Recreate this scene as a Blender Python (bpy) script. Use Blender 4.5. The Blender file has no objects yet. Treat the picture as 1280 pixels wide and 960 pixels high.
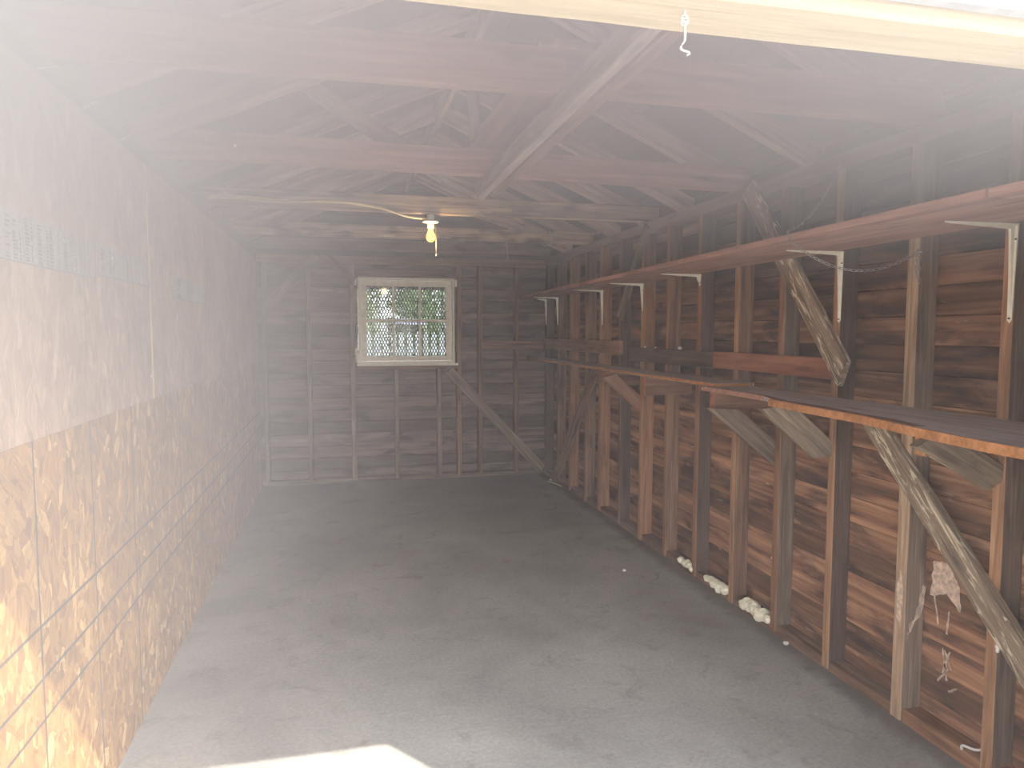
import bpy, bmesh, math, random
from mathutils import Vector, Matrix
random.seed(7)
C = bpy.context.scene.collection
scene = bpy.context.scene
PI = math.pi

# ------------------------------------------------------------------ materials
def new_mat(name):
    m = bpy.data.materials.new(name); m.use_nodes = True
    nt = m.node_tree; nt.nodes.clear()
    out = nt.nodes.new('ShaderNodeOutputMaterial')
    return m, nt, out

class N:
    """tiny node-graph writer"""
    def __init__(s, nt): s.nt = nt
    def n(s, t, **kw):
        x = s.nt.nodes.new(t)
        for k, v in kw.items(): setattr(x, k, v)
        return x
    def link(s, a, b): s.nt.links.new(a, b)
    def set(s, sock, v):
        if isinstance(v, bpy.types.NodeSocket): s.link(v, sock)
        else: sock.default_value = v
    def math(s, op, a, b=0.0, clamp=False):
        x = s.n('ShaderNodeMath', operation=op, use_clamp=clamp); s.set(x.inputs[0], a); s.set(x.inputs[1], b); return x.outputs[0]
    def vmath(s, op, a, b):
        x = s.n('ShaderNodeVectorMath', operation=op); s.set(x.inputs[0], a); s.set(x.inputs[1], b); return x.outputs[0]
    def noise(s, vec, scale, detail=4, rough=.55, dist=0.0, out='Fac'):
        x = s.n('ShaderNodeTexNoise'); s.set(x.inputs['Vector'], vec); x.inputs['Scale'].default_value = scale
        x.inputs['Detail'].default_value = detail; x.inputs['Roughness'].default_value = rough; x.inputs['Distortion'].default_value = dist
        return x.outputs[out]
    def ramp(s, f, stops, interp='LINEAR'):
        x = s.n('ShaderNodeValToRGB'); s.link(f, x.inputs[0]); r = x.color_ramp; r.interpolation = interp
        while len(r.elements) > 1: r.elements.remove(r.elements[-1])
        r.elements[0].position = stops[0][0]; r.elements[0].color = col4(stops[0][1])
        for p, c in stops[1:]:
            e = r.elements.new(p); e.color = col4(c)
        return x.outputs[0]
    def mix(s, f, a, b, mode='MIX'):
        x = s.n('ShaderNodeMix', data_type='RGBA', blend_type=mode); s.set(x.inputs[0], f)
        s.set(x.inputs[6], a if isinstance(a, bpy.types.NodeSocket) else col4(a)); s.set(x.inputs[7], b if isinstance(b, bpy.types.NodeSocket) else col4(b))
        return x.outputs[2]
    def rng(s, v, a, b, c=0., d=1.):
        x = s.n('ShaderNodeMapRange', interpolation_type='SMOOTHSTEP'); s.set(x.inputs[0], v)
        for i, q in enumerate((a, b, c, d)): x.inputs[i+1].default_value = q
        return x.outputs[0]
    def objco(s): return s.n('ShaderNodeTexCoord').outputs['Object']
    def sep(s, v):
        x = s.n('ShaderNodeSeparateXYZ'); s.link(v, x.inputs[0]); return x.outputs
    def comb(s, a, b, c):
        x = s.n('ShaderNodeCombineXYZ')
        for i, q in enumerate((a, b, c)): s.set(x.inputs[i], q)
        return x.outputs[0]
    def bsdf(s, out, col, rough=.75, bump=None, bstr=.3, bdist=.004, metal=0., spec=.3):
        b = s.n('ShaderNodeBsdfPrincipled'); s.set(b.inputs['Base Color'], col if isinstance(col, bpy.types.NodeSocket) else col4(col))
        s.set(b.inputs['Roughness'], rough); b.inputs['Metallic'].default_value = metal
        b.inputs['Specular IOR Level'].default_value = spec
        if bump is not None:
            k = s.n('ShaderNodeBump'); k.inputs['Strength'].default_value = bstr; k.inputs['Distance'].default_value = bdist
            s.link(bump, k.inputs['Height']); s.link(k.outputs[0], b.inputs['Normal'])
        s.link(b.outputs[0], out.inputs['Surface']); return b

def col4(c): return (c[0], c[1], c[2], c[3] if len(c) > 3 else 1.0)

def wood(name, dark, mid, light, var=.35, peel=None, peel_at=.62, knots=True, grain=1.0, dirt=.35):
    """grain runs along the object's own X"""
    m, nt, out = new_mat(name); g = N(nt)
    rnd = g.n('ShaderNodeObjectInfo').outputs['Random']
    co = g.vmath('ADD', g.objco(), g.comb(g.math('MULTIPLY', rnd, 37.), g.math('MULTIPLY', rnd, 11.), g.math('MULTIPLY', rnd, 23.)))
    st = g.vmath('MULTIPLY', co, (1.2*grain, 22.*grain, 22.*grain))
    n1 = g.noise(st, 1.6, 6, .6, .6)
    n2 = g.noise(g.vmath('MULTIPLY', co, (2.5, 90., 90.)), 2.0, 3, .6)
    blot = g.noise(g.vmath('MULTIPLY', co, (2.2, 7., 7.)), 1.3, 4, .6)
    c = g.ramp(n1, [(.28, dark), (.5, mid), (.74, light)])
    c = g.mix(g.rng(n2, .42, .7, 0, .35), c, dark)
    c = g.mix(g.rng(blot, .48, .72, 0., dirt), c, [q*.35 for q in dark])
    if knots:
        v = g.n('ShaderNodeTexVoronoi'); g.link(g.vmath('MULTIPLY', co, (1.6, 9., 9.)), v.inputs['Vector']); v.inputs['Scale'].default_value = 1.1
        c = g.mix(g.rng(v.outputs['Distance'], .04, .2, .6, 0.), c, [q*.4 for q in dark])
    if peel is not None:
        p = g.noise(g.vmath('MULTIPLY', co, (5., 40., 40.)), 1.1, 5, .7, 1.2)
        c = g.mix(g.rng(p, peel_at-.04, peel_at+.05), c, peel)
    val = g.rng(rnd, 0, 1, 1-var, 1+var)
    c = g.mix(1.0, c, g.comb(val, val, val), 'MULTIPLY')
    g.bsdf(out, c, .8, g.math('ADD', n1, n2), .35, .004)
    return m

def siding(name, axis, pitch, palette, peel=.0, dark_up=True):
    """horizontal boards: one tone per board, stains, raised grain, pale scuffs"""
    m, nt, out = new_mat(name); g = N(nt)
    co = g.objco(); x, y, z = g.sep(co)
    u = y if axis == 'Y' else x
    row = g.math('FLOOR', g.math('DIVIDE', z, pitch))
    wn = g.n('ShaderNodeTexWhiteNoise', noise_dimensions='1D'); g.link(row, wn.inputs['W'])
    r = wn.outputs['Value']
    co2 = g.comb(g.math('ADD', u, g.math('MULTIPLY', r, 13.)), g.math('MULTIPLY', r, 17.), z)
    st = g.noise(g.vmath('MULTIPLY', co2, (.9, 1., 17.)), 1.5, 5, .55, .5)
    bl = g.noise(g.vmath('MULTIPLY', co2, (1.9, 1., 6.5)), 1.2, 6, .62, .4)
    sc = g.noise(g.vmath('MULTIPLY', co2, (2.2, 1., 22.)), 1.4, 5, .7, 1.4)
    c = g.ramp(st, [(.25, palette[0]), (.5, palette[1]), (.78, palette[2])])
    c = g.mix(g.rng(bl, .47, .66, 0, .82), c, palette[3])
    hs = g.rng(r, 0, 1, .6, 1.35)
    c = g.mix(1., c, g.comb(hs, hs, hs), 'MULTIPLY')
    if peel:
        c = g.mix(g.math('MULTIPLY', g.rng(sc, .64, .72), peel), c, (.62, .42, .27))
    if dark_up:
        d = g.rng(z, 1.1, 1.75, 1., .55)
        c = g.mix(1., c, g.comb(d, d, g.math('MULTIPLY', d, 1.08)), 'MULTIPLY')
    g.bsdf(out, c, .85, g.math('ADD', st, g.math('MULTIPLY', sc, .6)), .5, .005)
    return m

def osb(name, tones, ang=.9, gain=1.0, lines=None, fade=.0):
    """oriented strand board in the object's Y-Z plane"""
    m, nt, out = new_mat(name); g = N(nt)
    co = g.objco(); x, y, z = g.sep(co)
    p = g.comb(y, z, 0.)
    layers = []
    for i, (sc, off) in enumerate(((8., 0.), (11., 5.3), (15., 11.7))):
        pp = g.vmath('ADD', p, (off, off*.7, 0))
        warp = g.n('ShaderNodeTexNoise'); warp.inputs['Scale'].default_value = 9.; g.link(pp, warp.inputs['Vector'])
        pp = g.vmath('ADD', pp, g.vmath('MULTIPLY', warp.outputs['Color'], (.03, .03, 0)))
        v = g.n('ShaderNodeTexVoronoi', feature='F1'); v.inputs['Scale'].default_value = sc; g.link(g.vmath('MULTIPLY', pp, (1.7, 1., 1.)), v.inputs['Vector'])
        cr, cg, cb = g.sep(v.outputs['Color'])
        rot = g.n('ShaderNodeVectorRotate', rotation_type='Z_AXIS'); g.link(pp, rot.inputs['Vector'])
        g.link(g.math('MULTIPLY', g.math('SUBTRACT', cr, .5), 2*ang), rot.inputs['Angle'])
        q = g.vmath('MULTIPLY', rot.outputs[0], (24., 3.6, 1.))
        v2 = g.n('ShaderNodeTexVoronoi', feature='F1'); v2.inputs['Scale'].default_value = 1.; g.link(q, v2.inputs['Vector'])
        dr, dg, db = g.sep(v2.outputs['Color'])
        fib = g.noise(g.vmath('MULTIPLY', rot.outputs[0], (160., 9., 1.)), 1., 3, .6)
        layers.append((dr, dg, fib, v2.outputs['Distance']))
    sel1 = g.math('GREATER_THAN', layers[1][1], .55); sel2 = g.math('GREATER_THAN', layers[2][1], .66)
    def pick(k):
        a = g.n('ShaderNodeMix', data_type='FLOAT'); g.link(sel1, a.inputs[0]); g.link(layers[0][k], a.inputs[2]); g.link(layers[1][k], a.inputs[3])
        b = g.n('ShaderNodeMix', data_type='FLOAT'); g.link(sel2, b.inputs[0]); g.link(a.outputs[0], b.inputs[2]); g.link(layers[2][k], b.inputs[3])
        return b.outputs[0]
    t = pick(0); f = pick(2); dd = pick(3)
    c = g.ramp(t, [(.0, tones[0]), (.3, tones[1]), (.6, tones[2]), (.88, tones[3]), (1., tones[4])])
    k = g.rng(f, .3, .7, .8, 1.18)
    c = g.mix(1., c, g.comb(k, k, k), 'MULTIPLY')
    big = g.rng(g.noise(p, 2.2, 3, .5), .3, .7, .86*gain, 1.12*gain)
    c = g.mix(1., c, g.comb(big, big, big), 'MULTIPLY')
    if lines:
        ys, zs = lines
        wob = g.math('MULTIPLY', g.math('SUBTRACT', g.noise(p, 1.3, 2), .5), .02)
        mask = None
        for vals, ax in ((ys, y), (zs, z)):
            for q in vals:
                d = g.math('ABSOLUTE', g.math('SUBTRACT', g.math('ADD', ax, wob), q))
                mk_ = g.rng(d, .003, .0065, .9, 0.)
                mask = mk_ if mask is None else g.math('MAXIMUM', mask, mk_)
        c = g.mix(mask, c, (.055, .06, .062))
    g.bsdf(out, c, .7, g.math('ADD', dd, f), .25, .003)
    return m

def plain(name, c, rough=.6, metal=0., nscale=0., namt=.25, bump=.0):
    m, nt, out = new_mat(name); g = N(nt)
    if nscale:
        n = g.noise(g.objco(), nscale, 5, .6)
        k = g.rng(n, .3, .7, 1-namt, 1+namt)
        cc = g.mix(1., c, g.comb(k, k, k), 'MULTIPLY')
        g.bsdf(out, cc, rough, n if bump else None, bump, .004, metal)
    else:
        g.bsdf(out, c, rough, None, 0, 0, metal)
    return m

def emit(name, c, s):
    m, nt, out = new_mat(name); e = nt.nodes.new('ShaderNodeEmission'); e.inputs[0].default_value = col4(c); e.inputs[1].default_value = s
    nt.links.new(e.outputs[0], out.inputs['Surface']); return m

M = {}
M['stud'] = wood('aged_stud_wood', (.095, .052, .033), (.23, .125, .074), (.40, .23, .14), .25)
M['stud_warm'] = wood('warm_stud_wood', (.15, .07, .036), (.31, .148, .076), (.48, .25, .13), .2)
M['stud_grey'] = wood('grey_stud_wood', (.09, .062, .046), (.20, .14, .10), (.35, .25, .185), .2)
M['stud_dark'] = wood('dark_stud_wood', (.05, .031, .023), (.11, .067, .048), (.19, .118, .085), .2)
M['edge_warm'] = wood('warm_stud_edge', (.20, .10, .05), (.42, .22, .115), (.60, .35, .20), .1)
M['edge_tan'] = wood('tan_stud_edge', (.20, .125, .075), (.40, .265, .165), (.56, .40, .27), .1)
M['orange'] = wood('fresh_orange_wood', (.26, .10, .035), (.46, .19, .07), (.62, .29, .12), .15)
M['weather'] = wood('weathered_grey_wood', (.09, .062, .042), (.28, .20, .135), (.50, .38, .26), .1, peel=(.70, .58, .42), peel_at=.57, grain=.8)
M['weather_grey'] = wood('weathered_board_wood', (.10, .073, .05), (.24, .178, .122), (.44, .345, .24), .12, dirt=.6)
M['beam'] = wood('scuffed_beam_wood', (.22, .165, .14), (.42, .33, .285), (.58, .49, .43), .05, peel=(.70, .62, .55), peel_at=.64)
M['joist'] = wood('red_joist_wood', (.25, .12, .095), (.45, .235, .185), (.62, .36, .285), .12)
M['joist_old'] = wood('pale_patched_joist_wood', (.11, .07, .05), (.38, .265, .18), (.68, .51, .34), .08, dirt=1.0)
M['rafter'] = wood('rafter_wood', (.17, .11, .088), (.37, .25, .20), (.56, .40, .32), .25)
M['pale'] = wood('sunlight_tinted_wood', (.62, .50, .34), (.82, .70, .50), (.90, .80, .62), .05, dirt=.1)  # sunlit look of one left rafter is put into this pale colour
M['shelf'] = wood('red_shelf_wood', (.24, .11, .08), (.42, .20, .145), (.56, .31, .23), .08)
M['shelf_under'] = M['shelf']
M['bench'] = wood('grey_bench_wood', (.38, .33, .31), (.52, .46, .44), (.64, .58, .56), .08, dirt=.25)
M['ledger'] = wood('brown_ledger_wood', (.11, .055, .036), (.26, .13, .08), (.40, .215, .135), .15)
M['red'] = wood('red_block_wood', (.22, .08, .045), (.38, .145, .08), (.50, .21, .12), .1)
M['plate'] = wood('plate_wood', (.12, .075, .06), (.21, .14, .115), (.31, .215, .18), .15)
M['cream_wood'] = wood('cream_header_wood', (.44, .36, .20), (.56, .475, .29), (.66, .57, .38), .03, dirt=.12, knots=True)
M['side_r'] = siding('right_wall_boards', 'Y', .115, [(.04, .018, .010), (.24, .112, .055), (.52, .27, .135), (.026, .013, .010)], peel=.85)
M['side_b'] = siding('back_wall_boards', 'X', .125, [(.06, .04, .032), (.14, .095, .078), (.22, .155, .125), (.035, .026, .022)], peel=.15, dark_up=False)
M['roof'] = siding('roof_boards', 'Y', .14, [(.035, .022, .025), (.065, .042, .043), (.11, .07, .068), (.025, .017, .018)], dark_up=False)
LOW_Y = [2.087, 2.527, 2.982, 3.80, 4.68, 5.55, 6.4]
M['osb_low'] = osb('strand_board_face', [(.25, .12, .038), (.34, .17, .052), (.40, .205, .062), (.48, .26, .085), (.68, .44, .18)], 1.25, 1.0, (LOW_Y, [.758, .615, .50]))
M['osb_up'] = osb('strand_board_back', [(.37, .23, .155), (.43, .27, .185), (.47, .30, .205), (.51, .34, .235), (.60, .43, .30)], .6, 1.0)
M['osb_edge'] = plain('strand_board_edge', (.95, .78, .40), .8, 0, 60, .3)
M['white_metal'] = plain('cream_painted_steel', (.93, .89, .74), .4, 0, 30, .06)
M['steel'] = plain('dull_steel', (.45, .43, .41), .45, .8, 80, .2)
M['zinc'] = plain('bright_zinc', (.85, .85, .82), .3, .6)
M['nail'] = plain('nail_steel', (.75, .75, .72), .3, .7)
M['foam'] = plain('cream_spray_foam', (.97, .90, .68), .9, 0, 40, .08, .4)
M['wire'] = plain('cream_cable_sheath', (.80, .66, .42), .5)
M['porcelain'] = plain('white_porcelain', (.85, .84, .78), .25)
M['frame'] = plain('cream_window_paint', (.93, .87, .74), .5, 0, 25, .08)
M['mesh'] = plain('dark_lattice_paint', (.16, .165, .16), .7)
M['ink'] = plain('grey_stamp_ink', (.11, .11, .115), .8)
M['stampband'] = osb('stamped_strand_board', [(.30, .265, .24), (.36, .315, .29), (.39, .345, .315), (.42, .37, .335), (.47, .42, .38)], .6)
M['white'] = plain('white_chip', (.85, .83, .78), .7)
M['bulb'] = emit('glowing_bulb', (1., .64, .07), 1.9)
M['patch'] = plain('peeling_plaster', (.60, .44, .33), .9, 0, 45, .35, .4)
M['blue_trim'] = plain('pale_blue_paint', (.34, .39, .43), .6, 0, 30, .15)
M['pink_trim'] = wood('pinkish_bare_wood', (.22, .17, .15), (.30, .24, .21), (.38, .32, .28), .05, dirt=.1)

def concrete():
    m, nt, out = new_mat('worn_concrete'); g = N(nt); co = g.objco(); x, y, z = g.sep(co)
    a = g.noise(co, 1.1, 6, .62, .5); b = g.noise(co, 6., 6, .65, .8); s = g.noise(g.vmath('MULTIPLY', co, (5., 22., 1.)), 1.5, 6, .7, 1.2)
    f = g.noise(co, 60., 3, .6)
    c = g.ramp(a, [(.3, (.28, .275, .258)), (.5, (.375, .37, .345)), (.72, (.48, .475, .44))])
    c = g.mix(g.rng(b, .52, .72, 0, .55), c, (.24, .22, .20))
    c = g.mix(g.rng(s, .6, .72, 0, .5), c, (.58, .54, .47))
    k = g.rng(f, .3, .7, .9, 1.1); c = g.mix(1., c, g.comb(k, k, k), 'MULTIPLY')
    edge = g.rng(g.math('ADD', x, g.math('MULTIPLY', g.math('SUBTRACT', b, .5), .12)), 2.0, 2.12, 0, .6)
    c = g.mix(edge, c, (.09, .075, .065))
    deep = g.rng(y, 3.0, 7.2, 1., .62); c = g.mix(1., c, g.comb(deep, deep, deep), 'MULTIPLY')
    g.bsdf(out, c, g.rng(a, .3, .7, .55, .8), g.math('ADD', b, g.math('MULTIPLY', s, .4)), .2, .004)
    return m
M['floor'] = concrete()
M['apron'] = plain('driveway_concrete', (.30, .28, .25), .9, 0, 3, .15)

# ------------------------------------------------------------------ mesh helpers
def mk(name, verts, faces, mat, parent=None, smooth=False):
    me = bpy.data.meshes.new(name); me.from_pydata([tuple(v) for v in verts], [], faces)
    bm = bmesh.new(); bm.from_mesh(me); bmesh.ops.recalc_face_normals(bm, faces=bm.faces); bm.to_mesh(me); bm.free()
    if smooth:
        for p in me.polygons: p.use_smooth = True
    if mat is not None: me.materials.append(mat)
    o = bpy.data.objects.new(name, me); C.objects.link(o)
    if parent is not None: o.parent = parent
    return o
def tag(o, label=None, cat=None, group=None, kind=None):
    if label: o['label'] = label
    if cat: o['category'] = cat
    if group: o['group'] = group
    if kind: o['kind'] = kind
    return o
def struct(o): o['kind'] = 'structure'; return o
def empty(name, loc, label, cat, group=None):
    o = bpy.data.objects.new(name, None); C.objects.link(o); o.location = loc; o.empty_display_size = .05
    return tag(o, label, cat, group, 'thing')

class MB:
    def __init__(s): s.v = []; s.f = []
    def add(s, v, f):
        k = len(s.v); s.v += [Vector(q) for q in v]; s.f += [[i+k for i in q] for q in f]
    def box(s, a, b):
        x0, y0, z0 = a; x1, y1, z1 = b
        s.add([(x0,y0,z0),(x1,y0,z0),(x1,y1,z0),(x0,y1,z0),(x0,y0,z1),(x1,y0,z1),(x1,y1,z1),(x0,y1,z1)],
              [(0,3,2,1),(4,5,6,7),(0,1,5,4),(1,2,6,5),(2,3,7,6),(3,0,4,7)])
    def prism(s, poly, vec):
        n = len(poly); vec = Vector(vec)
        s.add(list(poly)+[Vector(p)+vec for p in poly], [list(range(n)), list(range(2*n-1, n-1, -1))]+[(i,(i+1)%n,(i+1)%n+n,i+n) for i in range(n)])
    def tube(s, pts, r, n=8, closed=False):
        pts = [Vector(p) for p in pts]; L = len(pts); rings = []
        for i, p in enumerate(pts):
            a = pts[(i-1) % L] if (closed or i) else p; b = pts[(i+1) % L] if (closed or i < L-1) else p
            t = (b-a).normalized(); u = t.orthogonal() if abs(t.z) > .95 else t.cross(Vector((0,0,1))); u.normalize(); w = t.cross(u)
            rr = r[i] if isinstance(r, (list, tuple)) else r
            rings.append([p+u*rr*math.cos(2*PI*j/n)+w*rr*math.sin(2*PI*j/n) for j in range(n)])
        v = [q for ring in rings for q in ring]; f = []
        for i in range(L if closed else L-1):
            for j in range(n):
                a, b = i*n+j, i*n+(j+1) % n; c, d = ((i+1) % L)*n+(j+1) % n, ((i+1) % L)*n+j
                f.append((a, b, c, d))
        if not closed: f += [list(range(n))[::-1], list(range((L-1)*n, L*n))]
        s.add(v, f)
    def lathe(s, prof, c, n=24):
        cx, cy, cz = c; v = []; f = []
        for r, z in prof: v += [(cx+r*math.cos(2*PI*j/n), cy+r*math.sin(2*PI*j/n), cz+z) for j in range(n)]
        for i in range(len(prof)-1):
            for j in range(n): f.append((i*n+j, i*n+(j+1) % n, (i+1)*n+(j+1) % n, (i+1)*n+j))
        f += [list(range(n)), list(range((len(prof)-1)*n, len(prof)*n))]
        s.add(v, f)
    def build(s, name, mat, parent=None, smooth=False): return mk(name, s.v, s.f, mat, parent, smooth)

def timber(name, p0, p1, wdir, w, t, mat, label, cat, group=None, jit=.0018, ch=.004, cut0=0., cut1=0., parent=None, rag=0., edge=None):
    """sawn timber from p0 to p1; width w along wdir, thickness t across; local X is the length.
    cut0/cut1 slant the ends (metres of lead over the half width)."""
    p0, p1 = Vector(p0), Vector(p1); X = (p1-p0); L = X.length; X.normalize()
    Y = Vector(wdir); Y = (Y-X*Y.dot(X)).normalized(); Z = X.cross(Y)
    hw, ht = w/2, t/2
    sec = [(-hw+ch,-ht),(hw-ch,-ht),(hw,-ht+ch),(hw,ht-ch),(hw-ch,ht),(-hw+ch,ht),(-hw,ht-ch),(-hw,-ht+ch)]
    n = max(2, int(L/.12)); v = []; f = []
    rd = random.Random(int(abs(p0.x*977+p0.y*7919+p0.z*3571)*100)+len(name))
    a1, a2, ph = rd.uniform(-1,1)*jit*1.6, rd.uniform(-1,1)*jit*1.6, rd.uniform(0, 6)
    for i in range(n+1):
        s_ = i/n; dy = a1*math.sin(s_*4+ph); dz = a2*math.sin(s_*5+ph*2)
        for (y, z) in sec:
            x = s_*L
            if i == 0: x += cut0*y/hw + rd.uniform(0, rag)
            if i == n: x += cut1*y/hw - rd.uniform(0, rag)
            v.append((x, y+dy+rd.uniform(-jit, jit)*.4, z+dz+rd.uniform(-jit, jit)*.4))
    for i in range(n):
        for j in range(8): f.append((i*8+j, i*8+(j+1) % 8, (i+1)*8+(j+1) % 8, (i+1)*8+j))
    f += [list(range(8))[::-1], list(range(n*8, n*8+8))]
    o = mk(name, v, f, mat)
    if edge is not None:        # the planed edge that faces the room is paler
        o.data.materials.append(edge)
        for k in range(n):
            for j in (5, 6, 7): o.data.polygons[k*8+j].material_index = 1
    o.matrix_world = Matrix(((X.x,Y.x,Z.x,p0.x),(X.y,Y.y,Z.y,p0.y),(X.z,Y.z,Z.z,p0.z),(0,0,0,1)))
    if parent is not None: o.parent = parent
    if label: tag(o, label, cat, group, 'thing')
    return o
ORD = ['first','second','third','fourth','fifth','sixth','seventh','eighth','ninth','tenth','eleventh','twelfth','thirteenth','fourteenth','fifteenth','sixteenth']

# ------------------------------------------------------------------ room shell
XL, XR, YF, YB = -.80, 2.14, 1.0, 7.36     # framing faces; boards lie behind them
RIDGE_X, RIDGE_Z, PITCH = .67, 3.0, .44
# floor slab as a fine grid
fv, ff = [], []
nx, ny = 20, 40
for j in range(ny+1):
    for i in range(nx+1):
        fv.append((-.93+(2.25+.93)*i/nx, 1.02+(7.47-1.02)*j/ny, random.uniform(-.0015, .0015)))
for j in range(ny):
    for i in range(nx): ff.append((j*(nx+1)+i, j*(nx+1)+i+1, (j+1)*(nx+1)+i+1, (j+1)*(nx+1)+i))
struct(mk('floor', fv, ff, M['floor'], smooth=True))
b = MB(); b.box((-8, -12, -.2), (10, 1.02, -.004)); struct(b.build('ground_driveway', M['apron']))
M['lawn'] = plain('back_yard_ground', (.20, .22, .10), .95, 0, 8, .4)
b = MB(); b.box((-10, 7.56, -.2), (14, 22, -.02)); struct(b.build('ground_yard', M['lawn']))

def boarded(name, axis, const, lo, hi, z0, z1, pitch, mat, inward, hole=None):
    """lapped horizontal boards with a shadow gap; thick enough to be light tight"""
    m = MB(); th = .03
    k0 = int(math.floor(z0/pitch)); k1 = int(math.ceil(z1/pitch))
    for k in range(k0, k1):
        a, c = max(z0, k*pitch+.005), min(z1, (k+1)*pitch)
        spans = [(lo, hi, a, c)]
        if hole and c > hole[2] and a < hole[3]:
            spans = [(lo, hole[0], a, c), (hole[1], hi, a, c)]
            if a < hole[2]: spans.append((hole[0], hole[1], a, hole[2]))
            if c > hole[3]: spans.append((hole[0], hole[1], hole[3], c))
        for (s0, s1, a, c) in spans:
            f0 = const+inward*.004; f1 = const-inward*.003+inward*random.uniform(-.002, .002)
            if axis == 'Y': m.prism([(f0, s0, a), (f1, s0, c), (const-inward*th, s0, c+.006), (const-inward*th, s0, a-.006)], (0, s1-s0, 0))
            else: m.prism([(s0, f0, a), (s0, f1, c), (s0, const-inward*th, c+.006), (s0, const-inward*th, a-.006)], (s1-s0, 0, 0))
    return struct(m.build(name, mat))
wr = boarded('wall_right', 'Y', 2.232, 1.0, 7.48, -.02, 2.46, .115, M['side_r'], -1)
WIN = (.165, 1.155, 1.225, 2.105)
boarded('wall_back', 'X', 7.452, -.95, 2.26, -.02, 3.15, .125, M['side_b'], -1, WIN)
b = MB(); b.box((-.96, 1.0, -.02), (-.925, 7.48, 2.46)); struct(b.build('wall_left', M['side_r']))
# front wall round the doorway
b = MB()
b.box((1.36, 1.0, -.02), (2.27, 1.09, 2.05)); b.box((-.96, 1.0, -.02), (-.83, 1.09, 2.05))  # unseen right part is sized to cut off the sun patch on the floor
b.prism([(-.96, 1.0, 2.165), (2.27, 1.0, 2.165), (2.27, 1.0, 2.40), (RIDGE_X, 1.0, 3.12), (-.96, 1.0, 2.40)], (0, .06, 0))
struct(b.build('wall_front', M['side_b']))
# roof: two boarded slopes
def slope(name, x0, z0, x1, z1):
    m = MB(); L = math.hypot(x1-x0, z1-z0); n = int(L/.14); d = ((x1-x0)/L, (z1-z0)/L)
    for k in range(n+1):
        s0, s1 = k*.14-.012, min(L, (k+1)*.14)
        if s1 <= s0: continue
        a = (x0+d[0]*s0, z0+d[1]*s0); c = (x0+d[0]*s1, z0+d[1]*s1)
        dz = random.uniform(0, .003)+(.006 if k % 2 else 0)
        m.prism([(a[0], .9, a[1]+dz), (c[0], .9, c[1]+dz), (c[0], .9, c[1]+.05), (a[0], .9, a[1]+.05)], (0, 6.9, 0))
    return struct(m.build(name, M['roof']))
RZ = 2.49
slope('ceiling_left', -1.15, RZ-PITCH*.35, RIDGE_X+.01, RZ+PITCH*1.47)
slope('ceiling_right', 2.50, RZ-PITCH*.36, RIDGE_X-.01, RZ+PITCH*1.47)

# ------------------------------------------------------------------ door head and hook
timber('header_board', (-.95, 1.055, 2.095), (2.25, 1.055, 2.095), (0,1,0), .125, .09, M['cream_wood'], 'pale cream header timber spanning the top of the doorway', 'beam')
timber('header_trim', (-.9, .975, 2.098), (2.2, .972, 2.090), (0,0,1), .04, .03, M['blue_trim'], 'pale blue painted strip along the outer face of the doorway header', 'trim')
timber('header_moulding', (-.9, .97, 2.181), (2.2, .966, 2.176), (0,0,1), .12, .03, M['pink_trim'], 'pinkish bare wood board above the pale blue strip over the doorway', 'trim')
hk = empty('hook_and_eye', (0.528, 1.04, 2.05), 'bright zinc hook hanging from an eye under the doorway header', 'hook')
b = MB(); ex, ey = 0.528, 1.04
b.tube([(ex, ey, 2.06), (ex, ey, 2.035)], .0022)
b.tube([(ex+.0075*math.sin(a), ey, 2.0275-.0085*math.cos(a)) for a in [2*PI*i/14 for i in range(14)]], .0022, 8, True)
b.v = [Vector((ex+(q.x-ex)*.72, q.y, 2.05-(2.05-q.z)*.60)) for q in b.v]; b.build('eye', M['zinc'], None, True).parent = hk
b = MB()
b.tube([(ex+.0065*math.sin(a), ey+.004*math.cos(a), 2.019-.0065*math.cos(a)*1.1) for a in [2*PI*i/14 for i in range(14)]], .002, 8, True)
b.tube([(ex, ey, 2.013), (ex+.001, ey, 1.99), (ex+.0005, ey, 1.972), (ex-.004, ey, 1.962), (ex-.008, ey, 1.956), (ex-.007, ey, 1.949), (ex, ey, 1.946), (ex+.010, ey, 1.944), (ex+.012, ey, 1.940), (ex+.006, ey, 1.937)], .0025)
b.v = [Vector((ex+(q.x-ex)*.8, q.y, 2.05-(2.05-q.z)*.60)) for q in b.v]; b.build('hook', M['zinc'], None, True).parent = hk
for ch in hk.children: ch.matrix_parent_inverse = hk.matrix_basis.inverted()

# ------------------------------------------------------------------ left wall: strand board
def sheet(name, y0, y1, z0, z1, x, mat, label, edge=None):
    m = MB(); m.box((x-.014, y0, z0), (x, y1, z1))
    o = m.build(name, mat); tag(o, label, 'strand board', 'strand board sheets on the left wall', 'thing'); return o
UPS = [(1.0, 3.333, 'upper strand board sheet nearest the doorway, with printed grey stamps'), (3.34, 5.775, 'upper strand board sheet with a small grey stamp, second from the doorway'), (5.78, 7.35, 'upper strand board sheet ending at the back corner')]
ups = []
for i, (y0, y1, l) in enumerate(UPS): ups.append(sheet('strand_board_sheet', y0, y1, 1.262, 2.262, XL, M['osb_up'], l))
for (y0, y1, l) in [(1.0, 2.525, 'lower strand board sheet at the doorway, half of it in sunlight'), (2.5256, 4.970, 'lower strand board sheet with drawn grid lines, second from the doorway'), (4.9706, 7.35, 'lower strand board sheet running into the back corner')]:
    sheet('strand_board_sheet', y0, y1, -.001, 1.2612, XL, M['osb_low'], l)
b = MB(); b.box((XL-.012, 3.330, 1.262), (XL+.0015, 3.340, 2.262)); o = b.build('sheet_edge', M['osb_edge'], ups[0]); o['label'] = 'yellow raw edge of the sheet'
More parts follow.
